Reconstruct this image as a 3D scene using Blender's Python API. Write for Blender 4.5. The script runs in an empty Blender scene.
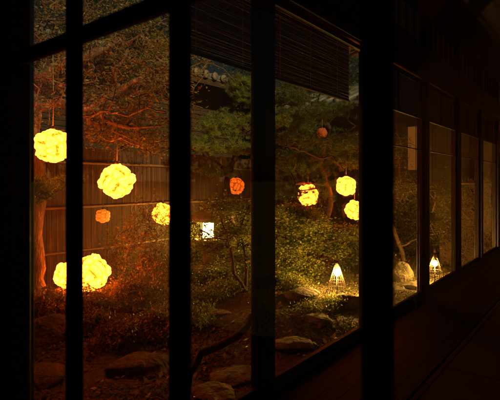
import bpy, math, random
import numpy as np
from mathutils import Vector
R = math.radians
PI = math.pi

# ------------------------------------------------------------------ camera, world, light, exposure
scene = bpy.context.scene
COL = scene.collection
EYE = 1.2                                   # camera height above the veranda floor
YAW = math.atan2(0.6266, 0.7793)            # garden wall runs along +X, garden lies towards +Y
FW = (math.cos(YAW), math.sin(YAW))
RT = (math.sin(YAW), -math.cos(YAW))
GZ = -0.45                                  # garden ground level

cam = bpy.data.cameras.new("camera")
cam_ob = bpy.data.objects.new("camera", cam)
COL.objects.link(cam_ob)
cam_ob.location = (0, 0, EYE)
cam_ob.rotation_euler = (R(90), 0, YAW - R(90))
cam.lens = 31.9
cam.sensor_width = 36
cam.shift_y = -0.036
cam.clip_start = 0.02
cam.clip_end = 2000
cam.dof.use_dof = True
cam.dof.focus_distance = 6.0
cam.dof.aperture_fstop = 4.0
scene.camera = cam_ob

world = bpy.data.worlds.new("World")
scene.world = world
world.use_nodes = True
wn = world.node_tree.nodes
wl = world.node_tree.links
bg = wn["Background"]
sky = wn.new("ShaderNodeTexSky")
sky.sky_type = 'NISHITA'
sky.sun_disc = False
sky.sun_elevation = R(1.0)
sky.sun_rotation = R(205)
wl.new(sky.outputs[0], bg.inputs[0])
bg.inputs[1].default_value = 0.018

sun = bpy.data.lights.new("pine_fill_light", 'SUN')
sun.energy = 3.4
sun.angle = R(0.5)
sun.color = (1.0, 0.64, 0.27)
sun_ob = bpy.data.objects.new("pine_fill_light", sun)
sun_ob.rotation_euler = (R(68), 0, R(-18))      # added warm fill to bring out pines and eave; low, from behind house
COL.objects.link(sun_ob)

scene.view_settings.view_transform = 'Standard'
scene.view_settings.look = 'None'
scene.view_settings.gamma = 1
scene.view_settings.exposure = 0
scene.view_settings.use_curve_mapping = False
scene.render.engine = 'CYCLES'
scene.cycles.use_denoising = True
scene.cycles.max_bounces = 8
scene.cycles.diffuse_bounces = 3
scene.cycles.transparent_max_bounces = 16
scene.cycles.sample_clamp_indirect = 3

# ------------------------------------------------------------------ helpers
def W(px, py, d):
    """photo position + distance along the view axis -> metres in the world"""
    X = (px - 250) / 443 * d
    return Vector((FW[0]*d + RT[0]*X, FW[1]*d + RT[1]*X, EYE + (182 - py) / 443 * d))

def G(px, d, z=0.0):
    p = W(px, 182, d)
    p.z = ground_h(p.x, p.y) + z
    return p

def ground_h(x, y):
    h = 0.05*math.sin(1.3*x+0.7*y) + 0.035*math.sin(2.9*x-1.9*y+1.0) + 0.018*math.sin(6.1*x+4.7*y)
    h += 0.22*math.exp(-((x-2.05)**2+(y-5.4)**2)/1.1)          # mossy mounds
    h += 0.16*math.exp(-((x-5.6)**2+(y-4.2)**2)/1.6)
    k = min(1.0, max(0.0, (y-1.6)/0.8))
    return GZ + h*k

class MB:
    """collects shapes for one mesh"""
    def __init__(s): s.v = []; s.f = []; s.sm = []
    def add(s, vs, fs, smooth=False):
        n = len(s.v); s.v += [tuple(q) for q in vs]
        s.f += [tuple(i+n for i in f) for f in fs]; s.sm += [smooth]*len(fs)
        return s
    def box(s, x0, x1, y0, y1, z0, z1, b=0.0):
        if b <= 0:
            vs = [(x, y, z) for x in (x0, x1) for y in (y0, y1) for z in (z0, z1)]
            return s.add(vs, [(0,1,3,2),(4,6,7,5),(0,4,5,1),(2,3,7,6),(0,2,6,4),(1,5,7,3)])
        vs = []; 
        for (ix, x) in ((0, x0), (1, x1)):
            for (iy, y) in ((0, y0), (1, y1)):
                for (iz, z) in ((0, z0), (1, z1)):
                    dx = b if ix == 0 else -b; dy = b if iy == 0 else -b; dz = b if iz == 0 else -b
                    vs += [(x, y+dy, z+dz), (x+dx, y, z+dz), (x+dx, y+dy, z)]
        def c(ix, iy, iz, k): return (ix*4+iy*2+iz)*3+k
        fs = []
        for i in (0, 1):
            fs.append((c(i,0,0,0), c(i,0,1,0), c(i,1,1,0), c(i,1,0,0)))
            fs.append((c(0,i,0,1), c(0,i,1,1), c(1,i,1,1), c(1,i,0,1)))
            fs.append((c(0,0,i,2), c(0,1,i,2), c(1,1,i,2), c(1,0,i,2)))
        for i in (0, 1):
            for j in (0, 1):
                fs.append((c(i,j,0,0), c(i,j,1,0), c(i,j,1,1), c(i,j,0,1)))
                fs.append((c(i,0,j,0), c(i,1,j,0), c(i,1,j,2), c(i,0,j,2)))
                fs.append((c(0,i,j,1), c(1,i,j,1), c(1,i,j,2), c(0,i,j,2)))
        for i in (0, 1):
            for j in (0, 1):
                for k in (0, 1):
                    fs.append((c(i,j,k,0), c(i,j,k,1), c(i,j,k,2)))
        return s.add(vs, fs)
    def tube(s, pts, rad, n=6, cap=True):
        pts = [Vector(p) for p in pts]
        if not hasattr(rad, '__len__'): rad = [rad]*len(pts)
        base = []; vs = []; fs = []
        up = None
        for i, p in enumerate(pts):
            d = (pts[min(i+1, len(pts)-1)] - pts[max(i-1, 0)])
            d = d.normalized() if d.length > 1e-9 else Vector((0,0,1))
            if up is None:
                up = Vector((1,0,0)) if abs(d.x) < 0.8 else Vector((0,1,0))
            a = (up - d*up.dot(d)).normalized(); up = a
            b = d.cross(a)
            for k in range(n):
                t = 2*PI*k/n
                vs.append(p + (a*math.cos(t) + b*math.sin(t))*rad[i])
        for i in range(len(pts)-1):
            for k in range(n):
                k2 = (k+1) % n
                fs.append((i*n+k, i*n+k2, (i+1)*n+k2, (i+1)*n+k))
        if cap:
            fs.append(tuple(range(n-1, -1, -1))); fs.append(tuple((len(pts)-1)*n+k for k in range(n)))
        return s.add(vs, fs, True)
    def lathe(s, prof, n=24, c=(0,0,0), smooth=True, rot=0.0):
        vs = []; fs = []
        for (r, z) in prof:
            for k in range(n):
                t = 2*PI*k/n + rot
                vs.append((c[0]+r*math.cos(t), c[1]+r*math.sin(t), c[2]+z))
        for i in range(len(prof)-1):
            for k in range(n):
                k2 = (k+1) % n
                fs.append((i*n+k, i*n+k2, (i+1)*n+k2, (i+1)*n+k))
        fs.append(tuple(range(n-1, -1, -1))); fs.append(tuple((len(prof)-1)*n+k for k in range(n)))
        return s.add(vs, fs, smooth)
    def build(s, name, mat, parent=None, loc=None):
        me = bpy.data.meshes.new(name)
        me.from_pydata(s.v, [], s.f)
        me.polygons.foreach_set('use_smooth', s.sm)
        me.update()
        return link(name, me, mat, parent, loc)

def link(name, me, mat, parent=None, loc=None):
    o = bpy.data.objects.new(name, me)
    if mat is not None: me.materials.append(mat)
    COL.objects.link(o)
    if parent is not None:
        o.parent = parent
    if loc is not None: o.location = loc
    return o

def empty(name, loc=(0,0,0)):
    o = bpy.data.objects.new(name, None); COL.objects.link(o); o.location = loc
    o.empty_display_size = 0.1
    return o

def tag(o, label=None, cat=None, group=None, kind=None):
    if label: o['label'] = label
    if cat: o['category'] = cat
    if group: o['group'] = group
    if kind: o['kind'] = kind
    return o

def copy_tree(o, parent=None):
    c = o.copy(); COL.objects.link(c)
    if parent is not None: c.parent = parent
    for ch in [k for k in bpy.data.objects if k.parent == o]:
        copy_tree(ch, c)
    return c

def quads_mesh(name, V, nper, mat, parent=None):
    """V: (n, nper, 3) array of separate polygons -> one mesh"""
    n = V.shape[0]
    me = bpy.data.meshes.new(name)
    me.vertices.add(n*nper); me.loops.add(n*nper); me.polygons.add(n)
    me.vertices.foreach_set('co', V.reshape(-1).astype(np.float32))
    me.loops.foreach_set('vertex_index', np.arange(n*nper, dtype=np.int32))
    me.polygons.foreach_set('loop_start', np.arange(0, n*nper, nper, dtype=np.int32))
    me.polygons.foreach_set('loop_total', np.full(n, nper, dtype=np.int32))
    me.update(calc_edges=True); me.validate()
    return link(name, me, mat, parent)

# ------------------------------------------------------------------ materials
def new_mat(name):
    m = bpy.data.materials.new(name); m.use_nodes = True
    nt = m.node_tree
    return m, nt, nt.nodes["Principled BSDF"]

def noise_mat(name, c1, c2, scale=6, rough=0.7, bump=0.3, detail=6, stretch=(1,1,1), spec=0.5, bscale=None, c3=None, bdist=0.02):
    m, nt, b = new_mat(name)
    tc = nt.nodes.new("ShaderNodeTexCoord"); mp = nt.nodes.new("ShaderNodeMapping")
    mp.inputs['Scale'].default_value = stretch
    nt.links.new(tc.outputs['Object'], mp.inputs[0])
    n = nt.nodes.new("ShaderNodeTexNoise"); n.inputs['Scale'].default_value = scale
    n.inputs['Detail'].default_value = detail; n.inputs['Roughness'].default_value = 0.65
    nt.links.new(mp.outputs[0], n.inputs['Vector'])
    r = nt.nodes.new("ShaderNodeValToRGB")
    r.color_ramp.elements[0].position = 0.32; r.color_ramp.elements[0].color = (*c1, 1)
    r.color_ramp.elements[1].position = 0.68; r.color_ramp.elements[1].color = (*c2, 1)
    if c3:
        e = r.color_ramp.elements.new(0.56); e.color = (*c3, 1)
    nt.links.new(n.outputs['Fac'], r.inputs[0]); nt.links.new(r.outputs[0], b.inputs['Base Color'])
    b.inputs['Roughness'].default_value = rough
    b.inputs['Specular IOR Level'].default_value = spec
    if bump:
        n2 = nt.nodes.new("ShaderNodeTexNoise"); n2.inputs['Scale'].default_value = bscale or scale*3
        n2.inputs['Detail'].default_value = 5
        nt.links.new(mp.outputs[0], n2.inputs['Vector'])
        bp = nt.nodes.new("ShaderNodeBump"); bp.inputs['Strength'].default_value = bump
        bp.inputs['Distance'].default_value = bdist
        nt.links.new(n2.outputs['Fac'], bp.inputs['Height']); nt.links.new(bp.outputs[0], b.inputs['Normal'])
    return m

def leaf_mat(name, c1, c2, trans=0.35, rough=0.5, scale=9):
    m, nt, b = new_mat(name)
    g = nt.nodes.new("ShaderNodeNewGeometry")
    r = nt.nodes.new("ShaderNodeValToRGB")
    r.color_ramp.elements[0].color = (*c1, 1); r.color_ramp.elements[1].color = (*c2, 1)
    nt.links.new(g.outputs['Random Per Island'], r.inputs[0])
    nt.links.new(r.outputs[0], b.inputs['Base Color'])
    b.inputs['Roughness'].default_value = rough
    t = nt.nodes.new("ShaderNodeBsdfTranslucent"); nt.links.new(r.outputs[0], t.inputs[0])
    mx = nt.nodes.new("ShaderNodeMixShader"); mx.inputs[0].default_value = trans
    out = nt.nodes["Material Output"]
    nt.links.new(b.outputs[0], mx.inputs[1]); nt.links.new(t.outputs[0], mx.inputs[2])
    nt.links.new(mx.outputs[0], out.inputs[0])
    return m

def glass_mat(name, tint=(0.93, 0.96, 0.94)):
    m, nt, b = new_mat(name)
    nt.nodes.remove(b)
    tr = nt.nodes.new("ShaderNodeBsdfTransparent"); tr.inputs[0].default_value = (*tint, 1)
    gl = nt.nodes.new("ShaderNodeBsdfGlossy"); gl.inputs['Roughness'].default_value = 0.02
    gl.inputs[0].default_value = (1, 1, 1, 1)
    fr = nt.nodes.new("ShaderNodeFresnel"); geo = nt.nodes.new("ShaderNodeNewGeometry")
    ior = nt.nodes.new("ShaderNodeMapRange"); ior.inputs['To Min'].default_value = 1.5; ior.inputs['To Max'].default_value = 1/1.5
    nt.links.new(geo.outputs['Backfacing'], ior.inputs[0]); nt.links.new(ior.outputs[0], fr.inputs[0])
    n = nt.nodes.new("ShaderNodeTexNoise"); n.inputs['Scale'].default_value = 2.5
    tc = nt.nodes.new("ShaderNodeTexCoord"); nt.links.new(tc.outputs['Object'], n.inputs['Vector'])
    bp = nt.nodes.new("ShaderNodeBump"); bp.inputs['Strength'].default_value = 0.06; bp.inputs['Distance'].default_value = 0.05
    nt.links.new(n.outputs['Fac'], bp.inputs['Height']); nt.links.new(bp.outputs[0], gl.inputs['Normal'])
    mx = nt.nodes.new("ShaderNodeMixShader")
    nt.links.new(fr.outputs[0], mx.inputs[0]); nt.links.new(tr.outputs[0], mx.inputs[1]); nt.links.new(gl.outputs[0], mx.inputs[2])
    nt.links.new(mx.outputs[0], nt.nodes["Material Output"].inputs[0])
    return m

def glow_mat(name, col, strength, thick=None):
    """paper shade lit from inside; 'ply' marks paper overlaps plus petal shadow painted into the glow"""
    m, nt, b = new_mat(name)
    b.inputs['Base Color'].default_value = (0.75, 0.7, 0.6, 1); b.inputs['Roughness'].default_value = 0.8
    b.inputs['Emission Color'].default_value = (*col, 1)
    if thick:
        a = nt.nodes.new("ShaderNodeAttribute"); a.attribute_name = 'ply_shade'
        mr = nt.nodes.new("ShaderNodeMapRange")
        mr.inputs['To Min'].default_value = strength; mr.inputs['To Max'].default_value = strength*thick
        nt.links.new(a.outputs['Fac'], mr.inputs[0]); nt.links.new(mr.outputs[0], b.inputs['Emission Strength'])
        # overlaps and painted petal shade also turn the glow more amber
        mc = nt.nodes.new("ShaderNodeMix"); mc.data_type = 'RGBA'
        mc.inputs[6].default_value = (*col, 1); mc.inputs[7].default_value = (col[0], col[1]*0.7, col[2]*0.35, 1)
        nt.links.new(a.outputs['Fac'], mc.inputs[0]); nt.links.new(mc.outputs[2], b.inputs['Emission Color'])
    else:
        b.inputs['Emission Strength'].default_value = strength
    return m

M = {}
M['dark_wood'] = noise_mat('dark_stained_wood', (0.012,0.006,0.004), (0.03,0.013,0.008), 5, 0.5, 0.25, stretch=(6,6,0.7))
M['sill_wood'] = noise_mat('worn_sill_wood', (0.03,0.015,0.01), (0.07,0.035,0.02), 5, 0.5, 0.25, stretch=(0.7,6,6))
M['floor_wood'] = noise_mat('veranda_boards', (0.004,0.003,0.002), (0.009,0.006,0.004), 4, 0.55, 0.3, stretch=(0.7,8,4), spec=0.12)
M['tatami'] = noise_mat('tatami_straw', (0.04,0.034,0.022), (0.06,0.05,0.032), 5, 0.8, 0.4, stretch=(60,2,2))
M['tatami_edge'] = noise_mat('tatami_cloth_edge', (0.02,0.02,0.02), (0.05,0.04,0.03), 30, 0.9, 0.2)
M['plaster'] = noise_mat('earth_plaster', (0.035,0.024,0.013), (0.07,0.048,0.026), 3, 0.95, 0.35, bscale=60, bdist=0.004)
M['inner_plaster'] = noise_mat('inner_plaster', (0.16,0.12,0.08), (0.22,0.17,0.11), 3, 0.95, 0.2, bscale=60, bdist=0.004)
M['black_wood'] = noise_mat('near_black_lacquered_wood', (0.010,0.005,0.004), (0.022,0.010,0.007), 5, 0.9, 0.2, stretch=(6,6,0.7), spec=0.02)
M['paper'] = leaf_mat('shoji_paper', (0.12,0.09,0.06), (0.13,0.10,0.065), 0.5, 0.9)
M['bamboo'] = noise_mat('split_bamboo', (0.17,0.10,0.05), (0.30,0.19,0.09), 5, 0.55, 0.2, stretch=(8,8,1.2))
M['blind'] = noise_mat('reed_blind', (0.015,0.009,0.006), (0.045,0.026,0.015), 9, 0.8, 0.1, stretch=(2,30,30))
M['cord'] = noise_mat('pale_cord', (0.25,0.2,0.12), (0.4,0.32,0.2), 30, 0.9, 0)
M['fence'] = noise_mat('weathered_cedar', (0.03,0.018,0.012), (0.17,0.09,0.05), 2.2, 0.8, 0.6, stretch=(9,9,0.5), c3=(0.08,0.045,0.028))
M['fence_rail'] = noise_mat('pale_bamboo_rail', (0.14,0.09,0.05), (0.26,0.17,0.09), 6, 0.5, 0.2)
M['brush'] = noise_mat('brushwood', (0.16,0.10,0.05), (0.45,0.30,0.15), 16, 0.9, 0.8, stretch=(6,6,1.5))
M['bark'] = noise_mat('rough_bark', (0.07,0.04,0.025), (0.24,0.15,0.09), 9, 0.9, 0.9, stretch=(1,1,0.5), bdist=0.03)
M['bark_pale'] = noise_mat('pale_bark', (0.09,0.06,0.035), (0.45,0.32,0.2), 17, 0.9, 1.0, stretch=(1,1,0.4), c3=(0.2,0.13,0.08), bdist=0.03)
M['bark_dark'] = noise_mat('dark_bark', (0.03,0.02,0.014), (0.07,0.045,0.03), 9, 0.95, 0.8, bdist=0.02)
M['maple'] = leaf_mat('small_maple_leaves', (0.10,0.10,0.02), (0.38,0.29,0.09), 0.4)
M['maple_gold'] = leaf_mat('yellow_green_leaves', (0.06,0.10,0.015), (0.32,0.30,0.06), 0.45)
M['azalea'] = leaf_mat('azalea_leaves', (0.08,0.09,0.03), (0.36,0.23,0.11), 0.3, 0.4)
M['pine'] = leaf_mat('pine_needles', (0.05,0.09,0.02), (0.13,0.18,0.04), 0.3, 0.45)
M['pine_lit'] = leaf_mat('lit_pine_needles', (0.12,0.20,0.03), (0.32,0.40,0.07), 0.4, 0.45)  # brighter copy of the pine needles, floodlit look put into the colour
M['evergreen'] = leaf_mat('broad_evergreen_leaves', (0.03,0.055,0.015), (0.12,0.13,0.035), 0.25, 0.4)
M['moss'] = leaf_mat('moss_and_litter', (0.04,0.06,0.012), (0.22,0.16,0.05), 0.2, 0.8)
M['ground'] = noise_mat('mossy_earth', (0.03,0.03,0.013), (0.13,0.085,0.045), 2.2, 0.95, 0.9, detail=9, c3=(0.10,0.08,0.03), bscale=22, bdist=0.04)
M['rock'] = noise_mat('garden_rock', (0.04,0.045,0.022), (0.22,0.17,0.12), 7, 0.9, 1.0, detail=10, c3=(0.15,0.12,0.08), bscale=18, bdist=0.05)
M['granite'] = noise_mat('old_granite', (0.13,0.12,0.09), (0.28,0.25,0.19), 12, 0.9, 0.5, c3=(0.19,0.18,0.13), bdist=0.01)
M['tile'] = noise_mat('grey_roof_tile', (0.10,0.11,0.115), (0.20,0.21,0.21), 5, 0.5, 0.3)
M['tile_rim'] = noise_mat('pale_tile_rim', (0.16,0.15,0.13), (0.30,0.28,0.24), 12, 0.7, 0.3)
M['siding'] = noise_mat('brown_board_siding', (0.035,0.02,0.012), (0.08,0.045,0.025), 4, 0.8, 0.4, stretch=(0.8,6,6))
M['glass'] = glass_mat('old_window_glass')
M['wire'] = noise_mat('black_wire', (0.02,0.02,0.02), (0.04,0.04,0.04), 20, 0.5, 0)
M['cane'] = noise_mat('lamp_cane', (0.035,0.022,0.011), (0.07,0.045,0.022), 20, 0.6, 0)

# ------------------------------------------------------------------ the ground
def make_ground():
    xs = np.concatenate([np.linspace(-600, -6, 10), np.linspace(-4, 16, 170), np.linspace(19, 600, 10)])
    ys = np.concatenate([np.linspace(-600, -6, 8), np.linspace(-3, 13, 150), np.linspace(16, 600, 10)])
    V = [(x, y, ground_h(x, y)) for x in xs for y in ys]
    ny = len(ys)
    F = [(i*ny+j, (i+1)*ny+j, (i+1)*ny+j+1, i*ny+j+1) for i in range(len(xs)-1) for j in range(ny-1)]
    mb = MB(); mb.add(V, F, True)
    tag(mb.build('ground', M['ground']), kind='structure')
make_ground()

rng = np.random.default_rng(7)
def litter(name, label, n, area, mat, size, gz=0.004, cat='leaf litter'):
    x0, x1, y0, y1 = area
    P = np.stack([rng.uniform(x0, x1, n), rng.uniform(y0, y1, n)], 1)
    keep = (np.sin(P[:,0]*3.1+1)*np.cos(P[:,1]*2.7)+rng.uniform(-1,1,n)*0.9) > -0.25
    P = P[keep]; n = len(P)
    z = np.array([ground_h(a, b) for a, b in P]) + gz
    c = np.stack([P[:,0], P[:,1], z], 1)
    th = rng.uniform(0, 2*PI, n); tl = rng.uniform(0.0, 1.0, n)
    a = np.stack([np.cos(th), np.sin(th), tl*0.8], 1)
    b = np.stack([-np.sin(th), np.cos(th), rng.uniform(-0.3, 0.3, n)], 1)
    L = size*rng.uniform(0.5, 1.5, n)[:,None]; Wd = L*0.35
    V = np.stack([c, c+a*L*0.5+b*Wd, c+a*L, c+a*L*0.5-b*Wd], 1)
    tag(quads_mesh(name, V, 4, mat), label, cat, kind='stuff')
litter('moss_tufts', 'moss tufts and low ground cover spread over the garden floor', 150000, (0.4, 10, 1.75, 7.5), M['moss'], 0.026, cat='moss')
litter('fallen_leaves', 'fallen leaves scattered over the soil and moss', 9000, (0.4, 10, 1.75, 7.0), M['azalea'], 0.045, 0.012)

# ------------------------------------------------------------------ the house: floor, posts, doors
PX = [0.626, 2.02, 3.43, 4.86, 6.2, 7.53, 8.86]      # posts of the garden front
WY = 1.53
XE = 10.2
def boards():
    mb = MB(); r = random.Random(3)
    y = 0.86; 
    while y < 1.47:
        w = 0.10
        mb.box(-3, XE, y, min(y+w-0.003, 1.47), -0.04, 0.0 + r.uniform(-.001, .001))
        y += w
    return mb
tag(boards().build('floor', M['floor_wood']), kind='structure')
mb = MB(); mb.box(-3.2, XE+0.1, -3.2, 1.46, -0.20, -0.045)
tag(mb.build('subfloor', M['floor_wood']), kind='structure')
def mats():
    lab = ['straw tatami mat at the very bottom right corner, nearest', 'straw tatami mat at lower right just before the seam',
           'straw tatami mat at right beyond the seam', 'straw tatami mat far down the room at the right edge']
    for k, lb in enumerate(lab):
        x = 1.20+k*1.83
        t = MB(); t.box(x, x+1.82, -0.07, 0.84, -0.04, 0.004, 0.003); o = t.build('tatami_mat', M['tatami'])
        e = MB()
        e.box(x, x+1.82, -0.069, -0.04, 0.0045, 0.0065); e.box(x, x+1.82, 0.81, 0.839, 0.0045, 0.0065)
        e.build('cloth_edge', M['tatami_edge'], o)
        tag(o, lb, 'tatami', 'tatami mats beside the veranda boards')
    m = MB(); m.box(-3.2, XE, -3.2, -0.072, -0.044, 0.003); tag(m.build('floor', M['tatami']), kind='structure')
    m = MB(); m.box(-3.2, 1.198, -0.07, 0.84, -0.044, 0.003); tag(m.build('floor', M['tatami']), kind='structure')
    m = MB(); m.box(8.53, XE, -0.07, 0.84, -0.044, 0.003); tag(m.build('floor', M['tatami']), kind='structure')
mats()
mb = MB(); mb.box(-3.2, XE+0.1, -3.2, 1.62, 3.12, 3.2)
tag(mb.build('ceiling', M['dark_wood']), kind='structure')
def inner_wall(name, box):
    mb = MB(); mb.box(*box); tag(mb.build(name, M['inner_plaster']), kind='structure')
inner_wall('wall_back', (-3.2, XE, -3.3, -3.2, -0.2, 3.12))
inner_wall('wall_left', (-3.3, -3.2, -3.2, 1.46, -0.2, 3.12))
inner_wall('wall_right', (XE, XE+0.1, -3.3, 1.6, -0.45, 3.12))

# sill, lintel
mb = MB(); mb.box(-3.2, XE, 1.475, 1.60, -0.10, 0.006, 0.004)
for yy in (1.505, 1.545): mb.box(-3.2, XE, yy, yy+0.012, 0.006, 0.010)
tag(mb.build('door_sill', M['sill_wood']), 'long dark wooden sill running under the garden glass doors', 'sill')
mb = MB(); mb.box(-3.2, XE, 1.478, 1.582, 2.295, 2.40, 0.004); mb.box(-3.2, XE, 1.462, 1.477, 2.40, 2.52, 0.003)
mb.box(-3.2, XE, 1.49, 1.57, 2.41, 2.64)
tag(mb.build('lintel_beam', M['dark_wood']), 'long dark lintel beam running above the garden glass doors', 'beam')
mb = MB(); mb.box(-3.2, XE, 1.48, 1.58, 3.0, 3.118)
tag(mb.build('wall_plate_beam', M['dark_wood']), 'top beam along the garden front above the paper transoms', 'beam')
post_labels = ['thick black corner post at the far left where the partition ends',
 'reddish brown post in the middle of the view, right of the stone lantern',
 'post of the garden front hidden behind the widest near stile',
 'dark post beside the flame bright right hand cone lamp',
 'second post beyond the right cone lamp',
 'third post beyond the right cone lamp',
 'farthest visible post at the right edge of the view']
for i, x in enumerate(PX):
    w = 0.06 if i == 0 else 0.05
    mb = MB(); mb.box(x-w, x+w, 1.476, 1.58, 0.011, 3.0, 0.004)
    o = mb.build('timber_post', M['dark_wood'])
    tag(o, post_labels[i], 'post', 'posts of the garden front')

def door(x0, x1, k):
    e = empty('sliding_glass_door', ((x0+x1)/2, 1.53, 0.011))
    cx = (x0+x1)/2; h = 2.28; 
    def rel(a, b, y0, y1, z0, z1, name, mat, par=e):
        m = MB(); m.box(a-cx, b-cx, y0-1.53, y1-1.53, z0-0.011, z1-0.011, 0.002 if mat is not M['glass'] else 0)
        return m.build(name, mat, par)
    y0, y1 = 1.515, 1.545
    rel(x0, x0+0.028, y0, y1, 0.011, h, 'stile', M['dark_wood']); rel(x1-0.028, x1, y0, y1, 0.011, h, 'stile', M['dark_wood'])
    rel(x0+0.028, x1-0.028, y0, y1, 0.011, 0.05, 'bottom_rail', M['dark_wood'])
    rel(x0+0.028, x1-0.028, y0, y1, h-0.035, h, 'top_rail', M['dark_wood'])
    if k >= 2:
        rel(x0+0.028, x1-0.028, y0+.003, y1-.003, 1.865, 1.89, 'glazing_bar', M['dark_wood'])
        rel(cx-0.011, cx+0.011, y0+.004, y1-.004, 1.89, h-0.035, 'glazing_bar', M['dark_wood'])
        rel(x0+0.028, x1-0.028, y0+.007, y1-.007, 1.535, 1.545, 'glazing_bar', M['dark_wood'])
        rel(x0+0.028, x1-0.028, 1.548, 1.552, 1.89, h-0.035, 'paper_pane', M['paper'])
        rel(x0+0.028, x1-0.028, 1.528, 1.531, 0.05, 1.865, 'glass_pane', M['glass'])
    else:
        rel(x0+0.028, x1-0.028, 1.528, 1.531, 0.05, h-0.035, 'glass_pane', M['glass'])
    return e
dl = ['large clear glass door on the left, before the hanging lanterns and fence',
      'clear glass door right of the middle post, below the reed blind',
      'glass door with upper paper panes left of the right cone lamp',
      'glass door with upper paper panes just right of the right cone lamp',
      'glass door with upper paper panes, third from the right edge',
      'glass door with upper paper panes nearest the right edge']
for k in range(6):
    w0 = 0.06 if k == 0 else 0.05
    tag(door(PX[k]+w0+0.001, PX[k+1]-0.051, k), dl[k], 'glass door', 'sliding glass doors of the garden front')
tl = ['paper transom above the reed blind at the top', 'paper transom above the left large glass door', 'paper transom behind the widest near stile',
      'nearest visible paper transom at the top right', 'middle paper transom at the top right', 'farthest paper transom at the top right']
for k in range(6):
    e = empty('paper_transom', ((PX[k]+PX[k+1])/2, 1.53, 2.645)); a = PX[k]+0.062-e.location.x; b = PX[k+1]-0.052-e.location.x
    m = MB(); m.box(a, b, -0.012, 0.012, 0, 0.02); m.box(a, b, -0.012, 0.012, 0.33, 0.353)
    for q in range(7):
        xx = a + (b-a)*q/6
        m.box(max(a, xx-0.008), min(b, xx+0.008), -0.011, 0.011, 0.02, 0.33)
    m.build('lattice', M['dark_wood'], e)
    m = MB(); m.box(a, b, 0.013, 0.015, 0.005, 0.35); m.build('paper', M['paper'], e)
    tag(e, tl[(1,0,2,3,4,5)[k]], 'transom', 'paper transoms over the glass doors')

# eaves over the veranda
def eaves():
    e = empty('eaves', (3.5, 1.6, 2.85))
    m = MB(); m.add([(-6.5,-1.0,0.62),(-6.5,1.0,0.02),(7,1.0,0.02),(7,-1.0,0.62),(-6.5,-1.0,0.66),(-6.5,1.0,0.06),(7,1.0,0.06),(7,-1.0,0.66)],
        [(0,1,2,3),(7,6,5,4),(0,4,5,1),(1,5,6,2),(2,6,7,3),(3,7,4,0)]); m.build('roof_boards', M['dark_wood'], e)
    for i in range(30):
        m = MB(); x = -6.4+i*0.455
        m.tube([(x,-0.9,0.545),(x,0.97,-0.015)], 0.028, 6); m.build('rafter', M['dark_wood'], e)
    tag(e, 'dark eaves with rafters over the garden front', 'eaves')
eaves()

# near partition of glazed sashes (between camera and garden front)
def partition():
    X0 = 0.626
    e = empty('glazed_partition', (X0, 0.9, 0.004))
    def part(name, y0, y1, z0, z1, dx=0.015, mat=M['black_wood'], b=0.002):
        m = MB(); m.box(-dx, dx, y0-0.9, y1-0.9, z0-0.004, z1-0.004, b); return m.build(name, mat, e)
    ys = [0.262, 0.690, 1.103]
    for y in ys: part('stile', y-0.02, y+0.02, 0.03, 2.3)
    part('stile', -0.17, -0.13, 0.03, 2.3)
    part('bottom_rail', -0.17, 1.475, 0.004, 0.03, 0.016)
    part('top_rail', -0.17, 1.475, 2.3, 2.34, 0.016)
    edges = [-0.13, 0.242, 0.282, 0.670, 0.710, 1.083, 1.123, 1.468]
    for a, b in ((0,1),(2,3),(4,5),(6,7)):
        part('crossbar', edges[a], edges[b], 1.562, 1.604, 0.009)
        part('glass_pane', edges[a], edges[b], 0.03, 1.562, 0.0015, M['glass'], 0)
        part('glass_pane', edges[a], edges[b], 1.604, 2.3, 0.0015, M['glass'], 0)
    tag(e, 'near black glazed partition whose blurred stiles and crossbar cross the view', 'partition')
partition()

# reed blind hanging outside
def blind():
    e = empty('reed_blind', (2.55, 1.75, 1.915))
    m = MB(); r = random.Random(5)
    z = 0.0
    while z < 0.9:
        wob = r.uniform(-.002, .002)
        pts = [(-1.0+2.0*i/5, wob+r.uniform(-.0015,.0015), z+r.uniform(-.0015,.0015)) for i in range(6)]
        m.tube(pts, 0.0042, 5, False); z += 0.0086
    m.build('reeds', M['blind'], e)
    m = MB(); m.tube([(-1.01,0,-0.012),(1.01,0,-0.012)], 0.010, 8); m.build('bottom_bar', M['blind'], e)
    for x in (-0.85, -0.45, -0.05, 0.35, 0.78):
        m = MB(); m.tube([(x,-0.006,-0.015),(x,-0.006,0.9)], 0.0022, 5); m.build('cord', M['cord'], e)
    m = MB(); m.box(-1.02, 1.02, -0.02, 0.02, 0.9, 0.93); m.build('head_rail', M['dark_wood'], e)
    tag(e, 'dark reed blind half lowered outside the glass under the eaves', 'blind')
blind()

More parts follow.
